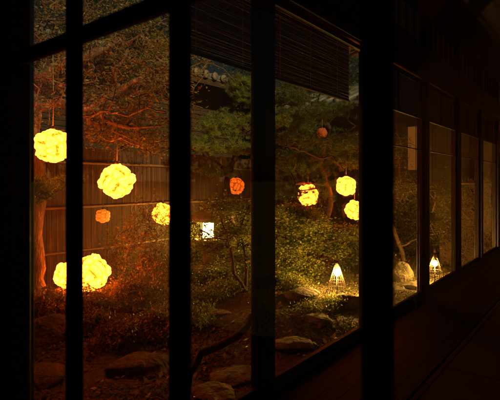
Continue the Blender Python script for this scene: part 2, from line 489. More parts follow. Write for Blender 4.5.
# ------------------------------------------------------------------ trees
def tree_skeleton(trunks, attract, seed, step=0.12, jit=0.03, sag=0.0, wild=0.35):
    r = np.random.default_rng(seed)
    P = []; par = []
    for path in trunks:
        pts = [np.array(p, float) for p in path]
        # smooth resample with wiggle
        prev = -1
        if P:
            d = [np.linalg.norm(q-pts[0]) for q in P]; prev = int(np.argmin(d))
        for i in range(len(pts)-1):
            a, b = pts[i], pts[i+1]; n = max(2, int(np.linalg.norm(b-a)/step))
            for k in range(n):
                if prev >= 0 and i == 0 and k == 0 and P: continue
                t = k/n
                q = a*(1-t)+b*t + r.normal(0, jit*0.4, 3)
                P.append(q); par.append(prev); prev = len(P)-1
        P.append(pts[-1]); par.append(prev)
    A = np.array(attract); nl = len(P)
    Pn = np.array(P)
    D = np.array([np.min(np.linalg.norm(Pn-a, axis=1)) for a in A])
    order = np.argsort(D)
    buf = np.zeros((len(P)+len(A)*40+10, 3)); buf[:len(P)] = Pn; cnt = len(P)
    tips = []
    for oi in order:
        a = A[oi]
        d = np.linalg.norm(buf[:cnt]-a, axis=1)
        j = int(np.argmin(d)); L = d[j]
        if L < 0.02: continue
        n = max(1, min(36, int(L/step)))
        src = buf[j].copy(); off = r.normal(0, wild*L*0.35, 3); prev = j
        for k in range(1, n+1):
            t = k/n
            q = src*(1-t)+a*t + off*math.sin(PI*t)*0.5 + (r.normal(0, jit, 3) if k < n else 0)
            q[2] -= sag*math.sin(PI*t)*L
            buf[cnt] = q; par.append(prev); prev = cnt; cnt += 1
        tips.append(prev)
    return buf[:cnt].copy(), par, nl

def tree_mesh(P, par, rtip, rmax, power=2.2, nlimb=0, limb=0.0):
    n = len(P); w = np.zeros(n); ch = np.zeros(n, int)
    for i in range(n-1, -1, -1):
        if ch[i] == 0: w[i] += 1
        if par[i] >= 0: w[par[i]] += w[i]; ch[par[i]] += 1
    rad = rtip*w**(1/power)
    rad = rad*min(1.0, rmax/rad.max())
    rad = np.maximum(rad, rtip*0.8)
    if limb: rad[:nlimb] = np.maximum(rad[:nlimb], limb*np.clip(0.3+0.7*(w[:nlimb]/18)**0.5, 0.3, 1))
    V = []; F = []
    for i in range(n):
        p = par[i]
        if p < 0: continue
        a, b = P[p], P[i]; d = b-a; L = np.linalg.norm(d)
        if L < 1e-6: continue
        d = d/L
        k = 8 if rad[i] > 0.02 else 4
        up = np.array([1.,0,0]) if abs(d[0]) < 0.7 else np.array([0,1.,0])
        u = np.cross(d, up); u /= np.linalg.norm(u); v = np.cross(d, u)
        b2 = b + d*rad[i]*0.3
        base = len(V)
        ra = min(rad[p], rad[i]*1.5)
        for q in range(k):
            t = 2*PI*q/k; c = u*math.cos(t)+v*math.sin(t); V.append(a+c*ra)
        for q in range(k):
            t = 2*PI*q/k; c = u*math.cos(t)+v*math.sin(t); V.append(b2+c*rad[i])
        for q in range(k):
            q2 = (q+1) % k; F.append((base+q, base+q2, base+k+q2, base+k+q))
    mb = MB(); mb.add(V, F, True)
    return mb

def clumpy(r, n, center, rad, nclump=8, tight=0.35):
    """points gathered in clumps inside an ellipsoid"""
    c = np.array(center); rad = np.array(rad)
    cl = r.normal(0, 1, (nclump, 3)); cl /= np.linalg.norm(cl, axis=1)[:,None]; cl *= r.uniform(0.3, 0.95, (nclump,1))
    pick = cl[r.integers(0, nclump, n)] + r.normal(0, tight, (n, 3))
    return c + pick*rad

def leaves(r, C, per, spread, size, ratio=0.4, flat=0.5, droop=0.0):
    n = len(C)*per
    c = np.repeat(np.array(C), per, axis=0) + r.normal(0, 1, (n,3))*spread
    a = r.normal(0, 1, (n,3)); a[:,2] = a[:,2]*(1-flat) - droop; a /= np.linalg.norm(a, axis=1)[:,None]
    u = r.normal(0, 1, (n,3)); b = np.cross(a, u); b /= np.linalg.norm(b, axis=1)[:,None]
    L = size*r.uniform(0.5, 1.4, n)[:,None]; w = L*ratio*0.5
    nrm = np.cross(a, b)*L*0.12
    return np.stack([c, c+a*L*0.45+b*w+nrm, c+a*L, c+a*L*0.45-b*w+nrm], 1)

def needles(r, C, per, length, width=0.0035, up=0.6):
    n = len(C)*per
    c = np.repeat(np.array(C), per, axis=0) + r.normal(0, 0.012, (n,3))
    a = r.normal(0, 1, (n,3)); a[:,2] = np.abs(a[:,2])*up + up*0.4; a /= np.linalg.norm(a, axis=1)[:,None]
    u = r.normal(0, 1, (n,3)); b = np.cross(a, u); b /= np.linalg.norm(b, axis=1)[:,None]
    L = length*r.uniform(0.6, 1.3, n)[:,None]
    return np.stack([c-b*width, c+b*width, c+a*L], 1)

def make_tree(name, label, cat, trunks, crowns, seed, leafmat, barkmat, kind='leaf', per=10, spread=0.05, size=0.03,
              rtip=0.0035, rmax=0.08, step=0.12, jit=0.03, wild=0.35, along=0.0, group=None, sag=0.0, ratio=0.4, flat=0.5, tight=0.35, up=0.6, limb=0.0):
    r = np.random.default_rng(seed)
    A = np.concatenate([clumpy(r, n, c, rad, nc, tight) for (c, rad, n, nc) in crowns])
    gz = np.array([ground_h(q[0], q[1]) for q in A]); A[:,2] = np.maximum(A[:,2], gz+0.05)
    P, par, nl = tree_skeleton(trunks, A, seed, step, jit, sag, wild)
    base = Vector(trunks[0][0])
    off = np.array(base)
    root = empty(name, base)
    mb = tree_mesh(P-off, par, rtip, rmax, nlimb=nl, limb=limb)
    mb.build('branches' if cat in ('shrub', 'bush') else 'trunk', barkmat, root)
    C = A - off
    if along > 0:
        ntr = len(P)-1
        idx = r.choice(np.arange(int(ntr*0.2), len(P)), int(len(P)*along)); C = np.concatenate([C, P[idx]-off])
    if kind == 'leaf': o = quads_mesh('foliage' if cat in ('shrub','bush') else 'crown', leaves(r, C, per, spread, size, ratio, flat), 4, leafmat, root)
    else: o = quads_mesh('crown', needles(r, C, per, size, up=up), 3, leafmat, root)
    tag(root, label, cat, group)
    return root

def gp(px, d, z=-0.03):
    p = G(px, d); return (p.x, p.y, p.z+z)
def wp(px, py, d): return tuple(W(px, py, d))

# twisted tree at the left, hung with lanterns
make_tree('maple_tree', 'large twisted maple with reddish lit branches above the two big lanterns at left', 'tree',
    [[gp(33,5.3), wp(37,290,5.3), wp(35,235,5.35), wp(38,180,5.4), wp(30,140,5.4), wp(33,95,5.5), wp(52,45,5.6), wp(60,-20,5.8)],
     [wp(33,110,5.45), wp(60,100,5.5), wp(78,112,5.4), wp(95,107,5.3), wp(118,88,5.3), wp(140,78,5.2)],
     [wp(33,95,5.5), wp(24,70,5.3), wp(45,75,5.2), wp(62,62,5.1), wp(90,55,5.1), wp(120,40,5.3)],
     [wp(95,107,5.3), wp(105,122,5.2), wp(130,128,5.1), wp(160,126,5.1)],
     [wp(30,140,5.4), wp(24,118,5.2), wp(36,104,5.0), wp(38,88,5.0), wp(28,80,4.9)],
     [wp(78,112,5.4), wp(92,118,5.1), wp(104,112,4.9), wp(128,116,4.9), wp(148,108,4.8), wp(165,112,4.8)],
     [wp(118,88,5.3), wp(112,70,5.2), wp(126,60,5.1), wp(124,45,5.1), wp(140,35,5.0)],
     [wp(62,62,5.1), wp(66,45,5.0), wp(80,40,5.0), wp(84,20,5.0)],
     [wp(140,78,5.2), wp(150,66,5.1), wp(164,70,5.0)],
     [wp(105,122,5.2), wp(98,134,5.0), wp(112,142,5.0), wp(122,138,4.9), wp(140,146,4.9)]],
    [(wp(110,95,5.75),(0.85,0.8,0.42),400,22), (wp(130,55,5.7),(0.8,0.8,0.55),420,22), (wp(45,60,5.6),(0.45,0.7,0.5),170,10),
     (wp(135,135,5.5),(0.5,0.45,0.2),130,10), (wp(90,20,5.6),(1.1,0.8,0.5),300,18), (wp(150,100,5.3),(0.35,0.4,0.6),110,9)],
    11, M['maple'], M['bark_pale'], per=11, spread=0.06, size=0.046, rtip=0.006, rmax=0.12, limb=0.019, jit=0.03, wild=1.0, along=0.1)

# dark low pine branch at the left edge
make_tree('pine_tree', 'dark low pine with a flat needle pad at the left edge below the first lantern', 'tree',
    [[gp(12,4.6), wp(14,270,4.6), wp(20,215,4.6), wp(35,195,4.55), wp(62,190,4.5)]],
    [(wp(45,186,4.55),(0.28,0.22,0.09),130,9), (wp(30,200,4.5),(0.2,0.2,0.06),60,6)],
    12, M['pine'], M['bark_dark'], kind='needle', per=34, size=0.06, rtip=0.003, rmax=0.05, jit=0.012, along=0.1)

# pines in the middle
make_tree('pine_tree', 'tall bright green pine behind the lit stone lantern, under the tiled roof', 'tree',
    [[gp(232,8.6), wp(238,230,8.6), wp(226,185,8.6), wp(240,140,8.6), wp(232,105,8.6), wp(243,78,8.6)],
     [wp(226,170,8.6), wp(206,155,8.4), wp(196,140,8.3)], [wp(238,125,8.6), wp(255,110,8.4), wp(270,105,8.3)]],
    [(wp(243,90,8.4),(0.27,0.25,0.23),460,14), (wp(222,126,8.3),(0.42,0.35,0.26),330,12), (wp(205,148,8.2),(0.4,0.4,0.12),90,7),
     (wp(240,150,8.2),(0.4,0.35,0.12),90,7), (wp(262,118,8.2),(0.5,0.4,0.14),100,7), (wp(215,172,8.4),(0.45,0.3,0.10),70,6)],
    13, M['pine_lit'], M['bark_dark'], kind='needle', per=46, size=0.09, rtip=0.004, rmax=0.09, jit=0.03, wild=0.5)
make_tree('pine_tree', 'dense dark young pine in front of the fence end, behind the three yellow lanterns', 'tree',
    [[gp(300,9.9), wp(302,200,9.9), wp(298,150,9.9), wp(304,105,9.9)], [wp(300,170,9.9), wp(335,150,9.8), wp(352,150,9.8)]],
    [(wp(300,125,9.8),(0.7,0.5,0.30),240,10), (wp(300,160,9.8),(0.8,0.5,0.28),260,10), (wp(338,155,9.8),(0.6,0.4,0.35),220,9), (wp(285,178,9.7),(0.5,0.4,0.2),140,8), (wp(330,185,9.9),(0.6,0.4,0.2),140,8)],
    49, M['pine'], M['bark_dark'], kind='needle', per=40, size=0.11, rtip=0.004, rmax=0.08, jit=0.03, wild=0.5)
make_tree('pine_tree', 'dark layered pine behind the right post group, above the three small yellow lanterns', 'tree',
    [[gp(318,8.9), wp(322,240,8.9), wp(332,200,8.8), wp(320,165,8.8), wp(330,130,8.7), wp(318,100,8.7), wp(325,70,8.7)],
     [wp(325,160,8.8), wp(300,150,8.3), wp(284,146,8.1)], [wp(326,140,8.8), wp(350,130,8.3), wp(368,120,8.1)],
     [wp(320,105,8.7), wp(295,98,8.2), wp(280,95,8.1)], [wp(322,185,8.8), wp(300,182,8.0), wp(288,190,7.7)]],
    [(wp(295,102,8.1),(0.55,0.4,0.13),130,8), (wp(335,112,8.1),(0.55,0.4,0.13),130,8), (wp(300,140,7.9),(0.55,0.4,0.12),120,8),
     (wp(345,146,7.9),(0.55,0.4,0.14),120,8), (wp(300,168,7.6),(0.5,0.3,0.09),80,7), (wp(350,165,8.9),(0.5,0.3,0.09),60,7), (wp(322,88,8.4),(0.7,0.5,0.12),120,8),
     (wp(287,196,7.5),(0.3,0.3,0.12),50,5), (wp(322,190,7.7),(0.25,0.2,0.2),26,5)],
    14, M['pine'], M['bark_dark'], kind='needle', per=40, size=0.09, rtip=0.004, rmax=0.09, jit=0.035, wild=0.6)

# bare twiggy maple in the middle and the golden one by the lamp
make_tree('maple_tree', 'slender maple with thin dark branches and sparse gold leaves, left of the middle post', 'tree',
    [[gp(268,6.3), wp(262,318,6.2), wp(246,292,6.0), wp(234,272,5.9), wp(222,262,5.8), wp(205,252,5.7), wp(196,250,5.6)],
     [wp(234,272,5.9), wp(228,240,6.0), wp(220,215,6.1), wp(214,190,6.2)], [wp(246,292,6.0), wp(246,262,6.1), wp(240,232,6.2), wp(250,200,6.4)],
     [wp(228,240,6.0), wp(212,238,5.9), wp(198,228,5.8)]],
    [(wp(228,208,6.2),(0.35,0.3,0.06),90,6), (wp(238,232,6.2),(0.35,0.3,0.05),120,6), (wp(214,246,6.4),(0.30,0.3,0.05),110,6), (wp(240,258,6.4),(0.3,0.3,0.05),110,6),
     (wp(215,276,6.6),(0.35,0.3,0.06),110,6), (wp(262,215,6.4),(0.4,0.4,0.06),80,6), (wp(240,285,6.5),(0.25,0.3,0.06),90,6), (wp(222,225,6.2),(0.5,0.4,0.4),90,14)],
    15, M['maple_gold'], M['bark_dark'], per=14, flat=0.7, ratio=0.5, spread=0.045, size=0.04, rtip=0.003, rmax=0.035, jit=0.02, wild=0.7)
make_tree('maple_tree', 'golden lit maple just left of the first cone lamp', 'tree',
    [[gp(300,7.6), wp(302,275,7.6), wp(296,255,7.6), wp(306,235,7.6), wp(300,212,7.6)],
     [wp(298,258,7.6), wp(318,245,7.5), wp(338,240,7.4)]],
    [(wp(300,212,7.5),(0.42,0.35,0.045),170,6), (wp(284,228,7.4),(0.32,0.3,0.04),140,5), (wp(318,232,7.5),(0.34,0.3,0.04),140,5), (wp(296,246,7.3),(0.5,0.35,0.05),230,7),
     (wp(330,250,7.7),(0.25,0.25,0.04),90,4), (wp(285,262,7.2),(0.42,0.3,0.05),200,6), (wp(312,268,7.4),(0.25,0.25,0.04),100,4), (wp(290,278,7.1),(0.42,0.3,0.05),170,6),
     (wp(308,222,7.2),(0.5,0.3,0.04),90,6), (wp(345,232,7.9),(0.3,0.3,0.06),100,5)],
    16, M['maple_gold'], M['bark_dark'], per=24, spread=0.05, size=0.045, rtip=0.003, rmax=0.05, jit=0.02, wild=0.5, flat=0.75, ratio=0.5)

# dark branch across the foreground
make_tree('leaning_tree', 'low dark trunk bending along the bottom, between the left stile and middle post', 'tree',
    [[gp(184,3.35,-0.03), wp(190,372,3.4), wp(203,353,3.45), wp(222,345,3.5), wp(238,334,3.6), wp(252,318,3.7), wp(266,308,3.8), wp(276,280,3.9)]],
    [(wp(262,292,3.9),(0.10,0.12,0.14),40,4)],
    17, M['maple_gold'], M['bark_dark'], per=6, spread=0.03, size=0.028, rtip=0.004, rmax=0.04, limb=0.034, jit=0.012, wild=0.3)

# pale leaning trunk by the right lamp
make_tree('leaning_tree', 'gold lit tree with a curved bare trunk behind the round boulders at right', 'tree',
    [[gp(408,8.9), wp(404,262,8.9), wp(398,240,8.9), wp(390,222,8.9), wp(388,205,8.9), wp(398,180,8.9), wp(402,150,9.0), wp(395,120,9.0)]],
    [(wp(400,190,8.8),(0.5,0.4,0.3),200,12), (wp(390,150,9.0),(0.5,0.5,0.35),170,10), (wp(376,215,8.6),(0.3,0.3,0.3),110,8), (wp(445,195,8.6),(0.35,0.2,0.45),220,10),
     (wp(444,230,8.6),(0.2,0.2,0.35),120,8)],
    18, M['maple_gold'], M['bark_pale'], per=10, spread=0.055, size=0.038, rtip=0.0035, rmax=0.085, jit=0.025, wild=0.6)

def bush(name, label, c, rad, n, seed, mat, per=16, size=0.03, flat=0.0, ratio=0.35, nc=14, bark=None):
    px, d = c; b = gp(px, d)
    cc = (b[0], b[1], b[2]+rad[2]*0.95)
    make_tree(name, label, 'bush', [[b, (b[0]+.02, b[1], b[2]+rad[2]*0.5)]], [(cc, rad, n, nc)], seed, mat, bark or M['bark_dark'],
        per=per, spread=0.035, size=size, rtip=0.0025, rmax=0.02, step=0.08, jit=0.012, wild=0.3, ratio=ratio, flat=flat, tight=0.2)
bush('azalea_bush', 'spiky reddish azalea bush right of the glowing ground lanterns', (135,5.4), (0.38,0.36,0.24), 330, 21, M['azalea'], 20, 0.05, ratio=0.22, nc=20)
bush('azalea_bush', 'dark leafy bush in front of the glowing ground lanterns at left', (66,5.0), (0.36,0.26,0.17), 230, 22, M['azalea'], 17, 0.042, ratio=0.25)
bush('azalea_bush', 'reddish bush between the ground lanterns and the spiky azalea', (106,5.15), (0.22,0.22,0.16), 140, 23, M['azalea'], 18, 0.045, ratio=0.22)
bush('azalea_bush', 'dim bush at the left edge beside the maple trunk', (30,4.9), (0.2,0.2,0.16), 110, 24, M['azalea'], 16, 0.04)
bush('low_bush', 'gold edged bush on the rock at the foot of the first cone lamp', (326,5.55), (0.40,0.20,0.07), 260, 25, M['maple_gold'], 14, 0.034)
bush('low_bush', 'low green bush right of the middle post', (292,6.3), (0.30,0.30,0.12), 190, 26, M['maple_gold'], 16, 0.032)
bush('low_bush', 'dark low bush beneath the stone lantern', (205,6.6), (0.35,0.3,0.2), 150, 27, M['evergreen'], 14, 0.04)
bush('low_bush', 'dim bush left of the stone lantern behind the near stile', (166,6.4), (0.35,0.3,0.3), 180, 28, M['azalea'], 14, 0.045)
bush('low_bush', 'low bush behind the middle post at its foot', (252,6.9), (0.4,0.3,0.22), 170, 29, M['evergreen'], 14, 0.04)
bush('low_bush', 'rounded bush behind the first cone lamp', (350,8.3), (0.5,0.4,0.36), 260, 30, M['evergreen'], 15, 0.045)
bush('low_bush', 'rounded bush behind the boulders at right', (382,8.4), (0.3,0.35,0.32), 180, 31, M['evergreen'], 15, 0.045)

bush('twiggy_shrub', 'tall twiggy shrub reaching up before the fence just left of the second stile', (146,6.5), (0.45,0.35,0.75), 420, 32, M['maple'], 7, 0.045, nc=26, bark=M['bark_pale'])
bush('twiggy_shrub', 'thin twiggy shrub before the fence between the ground lanterns and second hanging lantern', (112,7.1), (0.4,0.3,0.5), 200, 33, M['maple'], 7, 0.045, nc=16, bark=M['bark_pale'])
bush('low_bush', 'leafy bush against the fence behind the stone lantern', (215,9.0), (0.7,0.35,0.6), 360, 34, M['maple_gold'], 14, 0.05, nc=24)
bush('low_bush', 'leafy bush filling the gap behind the middle post', (262,8.9), (0.7,0.4,0.65), 360, 35, M['maple_gold'], 14, 0.05, nc=24)
bush('low_bush', 'dark bush under the three yellow lanterns', (318,9.6), (0.9,0.4,0.85), 480, 36, M['evergreen'], 17, 0.05, nc=26)
bush('low_bush', 'bush below the glowing paper window', (412,9.9), (0.4,0.7,0.72), 480, 37, M['maple_gold'], 14, 0.045, nc=26)
bush('low_bush', 'bush left of the brushwood fence below the dim window', (440,10.0), (0.3,0.5,0.8), 380, 38, M['maple_gold'], 14, 0.045, nc=26)
bush('low_bush', 'low bush behind the golden maple, beneath the leftmost of the three yellow lanterns', (285,8.4), (0.5,0.4,0.25), 240, 39, M['evergreen'], 15, 0.042, nc=20)
bush('low_bush', 'low spreading bush on the ground in front of the stone lantern', (222,6.0), (0.45,0.25,0.10), 260, 46, M['maple_gold'], 14, 0.035, nc=20)
bush('azalea_bush', 'low dark bush spreading over the soil below the spiky azalea', (138,4.75), (0.40,0.22,0.08), 220, 47, M['azalea'], 16, 0.04, nc=18)
bush('azalea_bush', 'rounded dark bush low in front of the spiky azalea, nearest the big brown boulder', (128,4.45), (0.30,0.20,0.13), 230, 61, M['azalea'], 18, 0.042, nc=18)
bush('azalea_bush', 'rounded dark bush beside the second left stile at its foot', (160,4.6), (0.24,0.22,0.16), 200, 62, M['azalea'], 18, 0.042, nc=16)
bush('azalea_bush', 'small dark bush right of the first stile above the small dark rock', (96,4.7), (0.22,0.18,0.13), 170, 63, M['azalea'], 18, 0.042, nc=14)
bush('low_bush', 'small bush right of the second stile below the stone lantern', (196,5.0), (0.22,0.2,0.13), 150, 64, M['maple_gold'], 16, 0.038, nc=14)
# trees beyond the fence
def far_tree(label, px, d, top, seed, spread=1.6, mat='evergreen'):
    b = gp(px, d); h = top-b[2]
    make_tree('evergreen_tree', label, 'tree', [[b, (b[0]+.1, b[1], b[2]+h*0.35), (b[0]-.1, b[1]+.1, b[2]+h*0.8)]],
        [((b[0], b[1], b[2]+h*0.72), (spread, spread*0.8, h*0.28), 330, 20), ((b[0], b[1], b[2]+h*0.42), (spread, spread*0.8, h*0.22), 250, 16)],
        seed, M[mat], M['bark_dark'], per=22, spread=0.16, size=0.11, rtip=0.008, rmax=0.16, step=0.35, jit=0.06, wild=0.5, group='trees beyond the fence')
far_tree('dark evergreen beyond the fence at the left edge', 25, 10.5, 6.0, 41)
far_tree('dark evergreen beyond the fence behind the second hanging lantern', 95, 11.5, 6.6, 42, 1.9)
far_tree('dark evergreen beyond the fence left of the tiled roof', 148, 12.5, 6.4, 43, 1.35)
far_tree('dark evergreen beyond the fence right of the tiled roof', 300, 14.0, 5.6, 44, 1.9)
far_tree('dark evergreen beyond the fence left of the lit window house', 345, 15.0, 5.6, 45, 1.8)

# ------------------------------------------------------------------ fence, neighbouring house, garden house
def board_fence():
    e = empty('board_fence', (4.5, 6.6, GZ))
    r = random.Random(9); m = MB(); x = -6.0
    while x < 7.9:
        w = r.uniform(0.075, 0.11); dz = r.uniform(-0.015, 0.015); dy = r.uniform(-.006, .006)
        m.box(x, x+w-0.006, dy, dy+0.016, 0.02, 2.2+dz); x += w
    m.build('boards', M['fence'], e)
    for z in (0.55, 1.25, 1.95):
        m = MB(); m.tube([(-6+i*1.2, -0.026, z+r.uniform(-.012,.012)) for i in range(12)], 0.022, 8); m.build('rail', M['fence_rail'], e)
    for i in range(7):
        m = MB(); xx = -5.9+i*2.05; m.box(xx-.05, xx+.05, 0.03, 0.13, -0.2, 2.3); m.build('post', M['dark_wood'], e)
    m = MB(); m.box(-6.1, 8.0, -0.05, 0.08, 2.31, 2.35, .004); m.build('cap', M['fence'], e)
    tag(e, 'tall weathered board fence with bamboo rails behind the lanterns', 'fence')
board_fence()

def brush_fence():
    e = empty('brushwood_fence', (9.3, 2.1, GZ)); r = random.Random(4); m = MB()
    for i in range(2600):
        y = r.uniform(-0.48, 0.42); z0 = r.uniform(0, 1.66); q = r.uniform(.06,.2)
        x0 = r.uniform(-.07,-.03)
        m.tube([(x0, y, z0), (x0+r.uniform(-.05,.03), y+r.uniform(-.7,.7)*q, z0+q*r.uniform(-.3,1))], r.uniform(.003,.007), 4)
    m.build('twigs', M['brush'], e)
    m = MB(); m.box(-0.03, 0.03, -0.48, 0.42, 0, 1.68); m.build('core_panel', M['bark_dark'], e)
    for z in (1.62,):
        m = MB(); m.tube([(-0.07,-0.5,z),(-0.07,0.44,z)], 0.02, 8); m.build('rail', M['fence_rail'], e)
    for y in (-0.5, 0.46):
        m = MB(); m.tube([(0,y,-.1),(0,y,1.8)], 0.045, 10); m.build('post', M['bark'], e)
    tag(e, 'short brushwood fence panel with gold light on it at far right', 'fence')
brush_fence()

def neighbour():
    e = empty('neighbour_house', (9, 9, GZ))
    m = MB(); m.box(-6, 7, 0, 0.2, 0, 4.35); m.build('wall', M['siding'], e)
    m = MB()
    for i in range(14): m.box(-6.02, 7.02, -0.03, -0.001, 2.6+i*0.12, 2.6+i*0.12+0.105)
    m.build('siding_boards', M['siding'], e)
    m = MB(); m.box(-6.3, 7.3, -1.0, -0.94, 4.16, 4.30, .004); m.build('fascia', M['siding'], e)
    m = MB(); m.box(-6.3, 7.3, -0.94, 0.2, 4.28, 4.31); m.build('soffit', M['siding'], e)
    m = MB(); m.add([(-6.3,-1.02,4.31),(7.3,-1.02,4.31),(7.3,2.2,4.95),(-6.3,2.2,4.95),(-6.3,-1.02,4.35),(7.3,-1.02,4.35),(7.3,2.2,5.0),(-6.3,2.2,5.0)],
        [(3,2,1,0),(4,5,6,7),(0,1,5,4),(1,2,6,5),(2,3,7,6),(3,0,4,7)]); rf = m.build('roof', M['tile'], e)
    m = MB(); rr = random.Random(8)
    for i in range(41):
        c = MB()
        x = -6.2+i*0.33
        m.tube([(x,-1.05,4.39),(x,2.2,5.03)], 0.085, 10)
        c.lathe([(0.0,0),(0.095,0.0),(0.1,0.02),(0.1,0.05),(0.0,0.051)], 14)
        k = 5*14; vs = c.v[-k:]
        c.v[-k:] = [(x+a, -1.05-z, 4.40+b+rr.uniform(-.006,.006)) for (a, b, z) in vs]
        c.build('tile_cap', M['tile_rim'], rf)
    m.build('round_tiles', M['tile'], rf)
    tag(e, 'brown boarded house with round tile ends along its eave, behind the fence', 'house')
neighbour()

def garden_house():
    e = empty('garden_house', (10.6, 3.6, GZ))
    def part(name, mat, *b, par=e, bev=.003):
        m = MB(); m.box(*b, bev); return m.build(name, mat, par)
    part('wall', M['plaster'], 0.05, 0.15, -2.2, 3.0, 0.5, 3.6)
    part('base', M['dark_wood'], 0.03, 0.17, -2.2, 3.0, 0, 0.5)
    for y in (-2.15, -1.2, -0.41, 0.95, 2.0, 2.95): part('post', M['dark_wood'], 0, 0.14, y-.055, y+.055, 0, 3.6)
    for z in (1.55, 3.05): part('beam', M['dark_wood'], 0.01, 0.13, -2.2, 3.0, z, z+.11)
    # windows
    for (y0, y1, z0, z1, mat) in ((-0.32, 0.13, 1.9, 3.0, 'window_glow'), (-1.08, -0.5, 1.9, 3.0, 'paper')):
        f = MB(); t = .035
        f.box(-.005,.045, y0, y0+t, z0, z1); f.box(-.005,.045, y1-t, y1, z0, z1)
        f.box(-.004,.044, y0+t, y1-t, z0, z0+t); f.box(-.004,.044, y0+t, y1-t, z1-t, z1)
        fr = f.build('window', M['dark_wood'], e)
        p = MB(); p.box(.02,.025, y0+t, y1-t, z0+t, z1-t); p.build('pane', M[mat], fr)
        b = MB()
        b.box(.006,.018, (y0+y1)/2-.006, (y0+y1)/2+.006, z0+t, z1-t); b.build('glazing_bar', M['dark_wood'], fr)
    m = MB(); m.add([(-0.9,-2.6,3.5),(-0.9,3.4,3.5),(1.6,3.4,4.4),(1.6,-2.6,4.4),(-0.9,-2.6,3.58),(-0.9,3.4,3.58),(1.6,3.4,4.48),(1.6,-2.6,4.48)],
        [(0,1,2,3),(7,6,5,4),(0,4,5,1),(1,5,6,2),(2,6,7,3),(3,7,4,0)])
    rf = m.build('roof', M['tile'], e)
    m = MB()
    for i in range(20): m.tube([(-0.92,-2.5+i*.31,3.62),(1.6,-2.5+i*.31,4.52)], .07, 8)
    m.build('round_tiles', M['tile'], rf)
    tag(e, 'plastered garden house with a dim glowing paper window at right', 'house')
M['window_glow'] = glow_mat('lit_window_paper', (1.0,0.28,0.04), 0.26)
M['window_glow'].node_tree.nodes['Principled BSDF'].inputs['Base Color'].default_value = (0.06,0.035,0.015,1)
garden_house()

# ------------------------------------------------------------------ lanterns
M['glow_a'] = glow_mat('near_lantern_paper', (1.0,0.135,0.0075), 56, 0.06)
M['glow_b'] = glow_mat('ground_lantern_paper', (1.0,0.135,0.0065), 68, 0.05)
M['glow_c'] = glow_mat('far_lantern_paper', (1.0,0.135,0.008), 36, 0.07)
M['glow_d'] = glow_mat('dim_orange_lantern_paper', (1.0,0.13,0.006), 1.8, 0.2)
M['glow_e'] = glow_mat('faint_red_lantern_paper', (1.0,0.13,0.015), 0.22, 0.15)
M['glow_f'] = glow_mat('small_lantern_paper', (1.0,0.2,0.012), 1.3, 0.2)
for k_ in ('glow_d', 'glow_e'): M[k_].node_tree.nodes['Principled BSDF'].inputs['Base Color'].default_value = (0.35,0.09,0.03,1)
M['fire'] = glow_mat('stone_lantern_flame_paper', (1.0,0.50,0.09), 260)
M['bulb'] = glow_mat('frosted_bulb', (1.0,0.44,0.08), 3600)

def petal_ball_mesh():
    """ball of folded paper modules: 32 raised petals with a dimple in each"""
    import bmesh
    ph = (1+5**.5)/2
    ico = [Vector(v).normalized() for s in (-1,1) for t in (-ph,ph) for v in ((0,s,t),(s,t,0),(t,0,s))]
    dod = [Vector(v).normalized() for v in [(a,b,c) for a in (-1,1) for b in (-1,1) for c in (-1,1)] +
           [w for s in (-1/ph,1/ph) for t in (-ph,ph) for w in ((0,s,t),(s,t,0),(t,0,s))]]
    S = np.array([tuple(v) for v in ico+dod])
    bm = bmesh.new(); bmesh.ops.create_icosphere(bm, subdivisions=6, radius=1)
    me = bpy.data.meshes.new('shade'); bm.to_mesh(me); bm.free()
    n = len(me.vertices); co = np.zeros(n*3); me.vertices.foreach_get('co', co); co = co.reshape(-1,3)
    co /= np.linalg.norm(co, axis=1)[:,None]
    D = np.arccos(np.clip(co@S.T, -1, 1)); srt = np.sort(D, axis=1); idx = np.argmin(D, axis=1)
    a = srt[:,0]; edge = srt[:,1]-srt[:,0]
    # five or six fold petal pattern round each centre
    c = S[idx]; ref = np.cross(c, [0.31,0.77,0.55]); ref /= np.linalg.norm(ref, axis=1)[:,None]; bt = np.cross(c, ref)
    ang = np.arctan2(np.sum(co*bt,1), np.sum(co*ref,1))
    k = np.where(idx < 12, 5, 6)
    pet = 0.5+0.5*np.cos(ang*k)
    lift = np.clip(edge/0.42, 0, 1)**0.6
    r = 0.80 + 0.20*lift + 0.035*pet*lift*np.exp(-((a-0.2)/0.12)**2) - 0.08*np.exp(-(a/0.075)**2)
    ply_shade = np.clip(np.where(idx < 12, 0.7, 0.9)*np.exp(-(a/0.075)**2) + 0.93*np.exp(-(edge/0.10)**2) + 0.7*(1-pet)**3*np.exp(-((a-0.2)/0.08)**2), 0, 1)  # seams, dimples and petal gaps dimmed: paper overlap and painted shade together
    co = co*r[:,None]
    me.vertices.foreach_set('co', co.reshape(-1))
    at = me.attributes.new('ply_shade', 'FLOAT', 'POINT'); at.data.foreach_set('value', ply_shade.astype(np.float32))
    me.polygons.foreach_set('use_smooth', [True]*len(me.polygons)); me.update()
    return me
BALL = petal_ball_mesh()
lr = random.Random(2)
def lantern(px, py, d, rad, mat, label, top=None, cord=True, sq=1.0, group='hanging paper lanterns'):
    c = W(px, py, d)
    e = empty('paper_lantern', c)
    me = BALL.copy(); me.materials.clear(); 
    o = link('shade', me, mat, e); o.scale = (rad, rad, rad*sq); o.rotation_euler = (lr.uniform(0,3), lr.uniform(0,3), lr.uniform(0,3))
    m = MB(); m.lathe([(0.02,0),(0.022,0.01),(0.012,0.025),(0.004,0.03)], 10, (0,0,rad*0.92)); m.build('cap', M['wire'], e)
    if cord:
        m = MB(); z1 = (top if top else c.z+0.5)-c.z
        m.tube([(0,0,rad*0.9),(0.004,0,z1*0.5),(0,0,z1)], 0.0045, 5); m.build('cord', M['cord'], e)
    tag(e, label, 'lantern', group)
    return e
lantern(53,146,4.55,0.187,M['glow_a'],'big bright yellow petal lantern hanging highest at left, crossed by the stile', W(56,55,4.55).z)
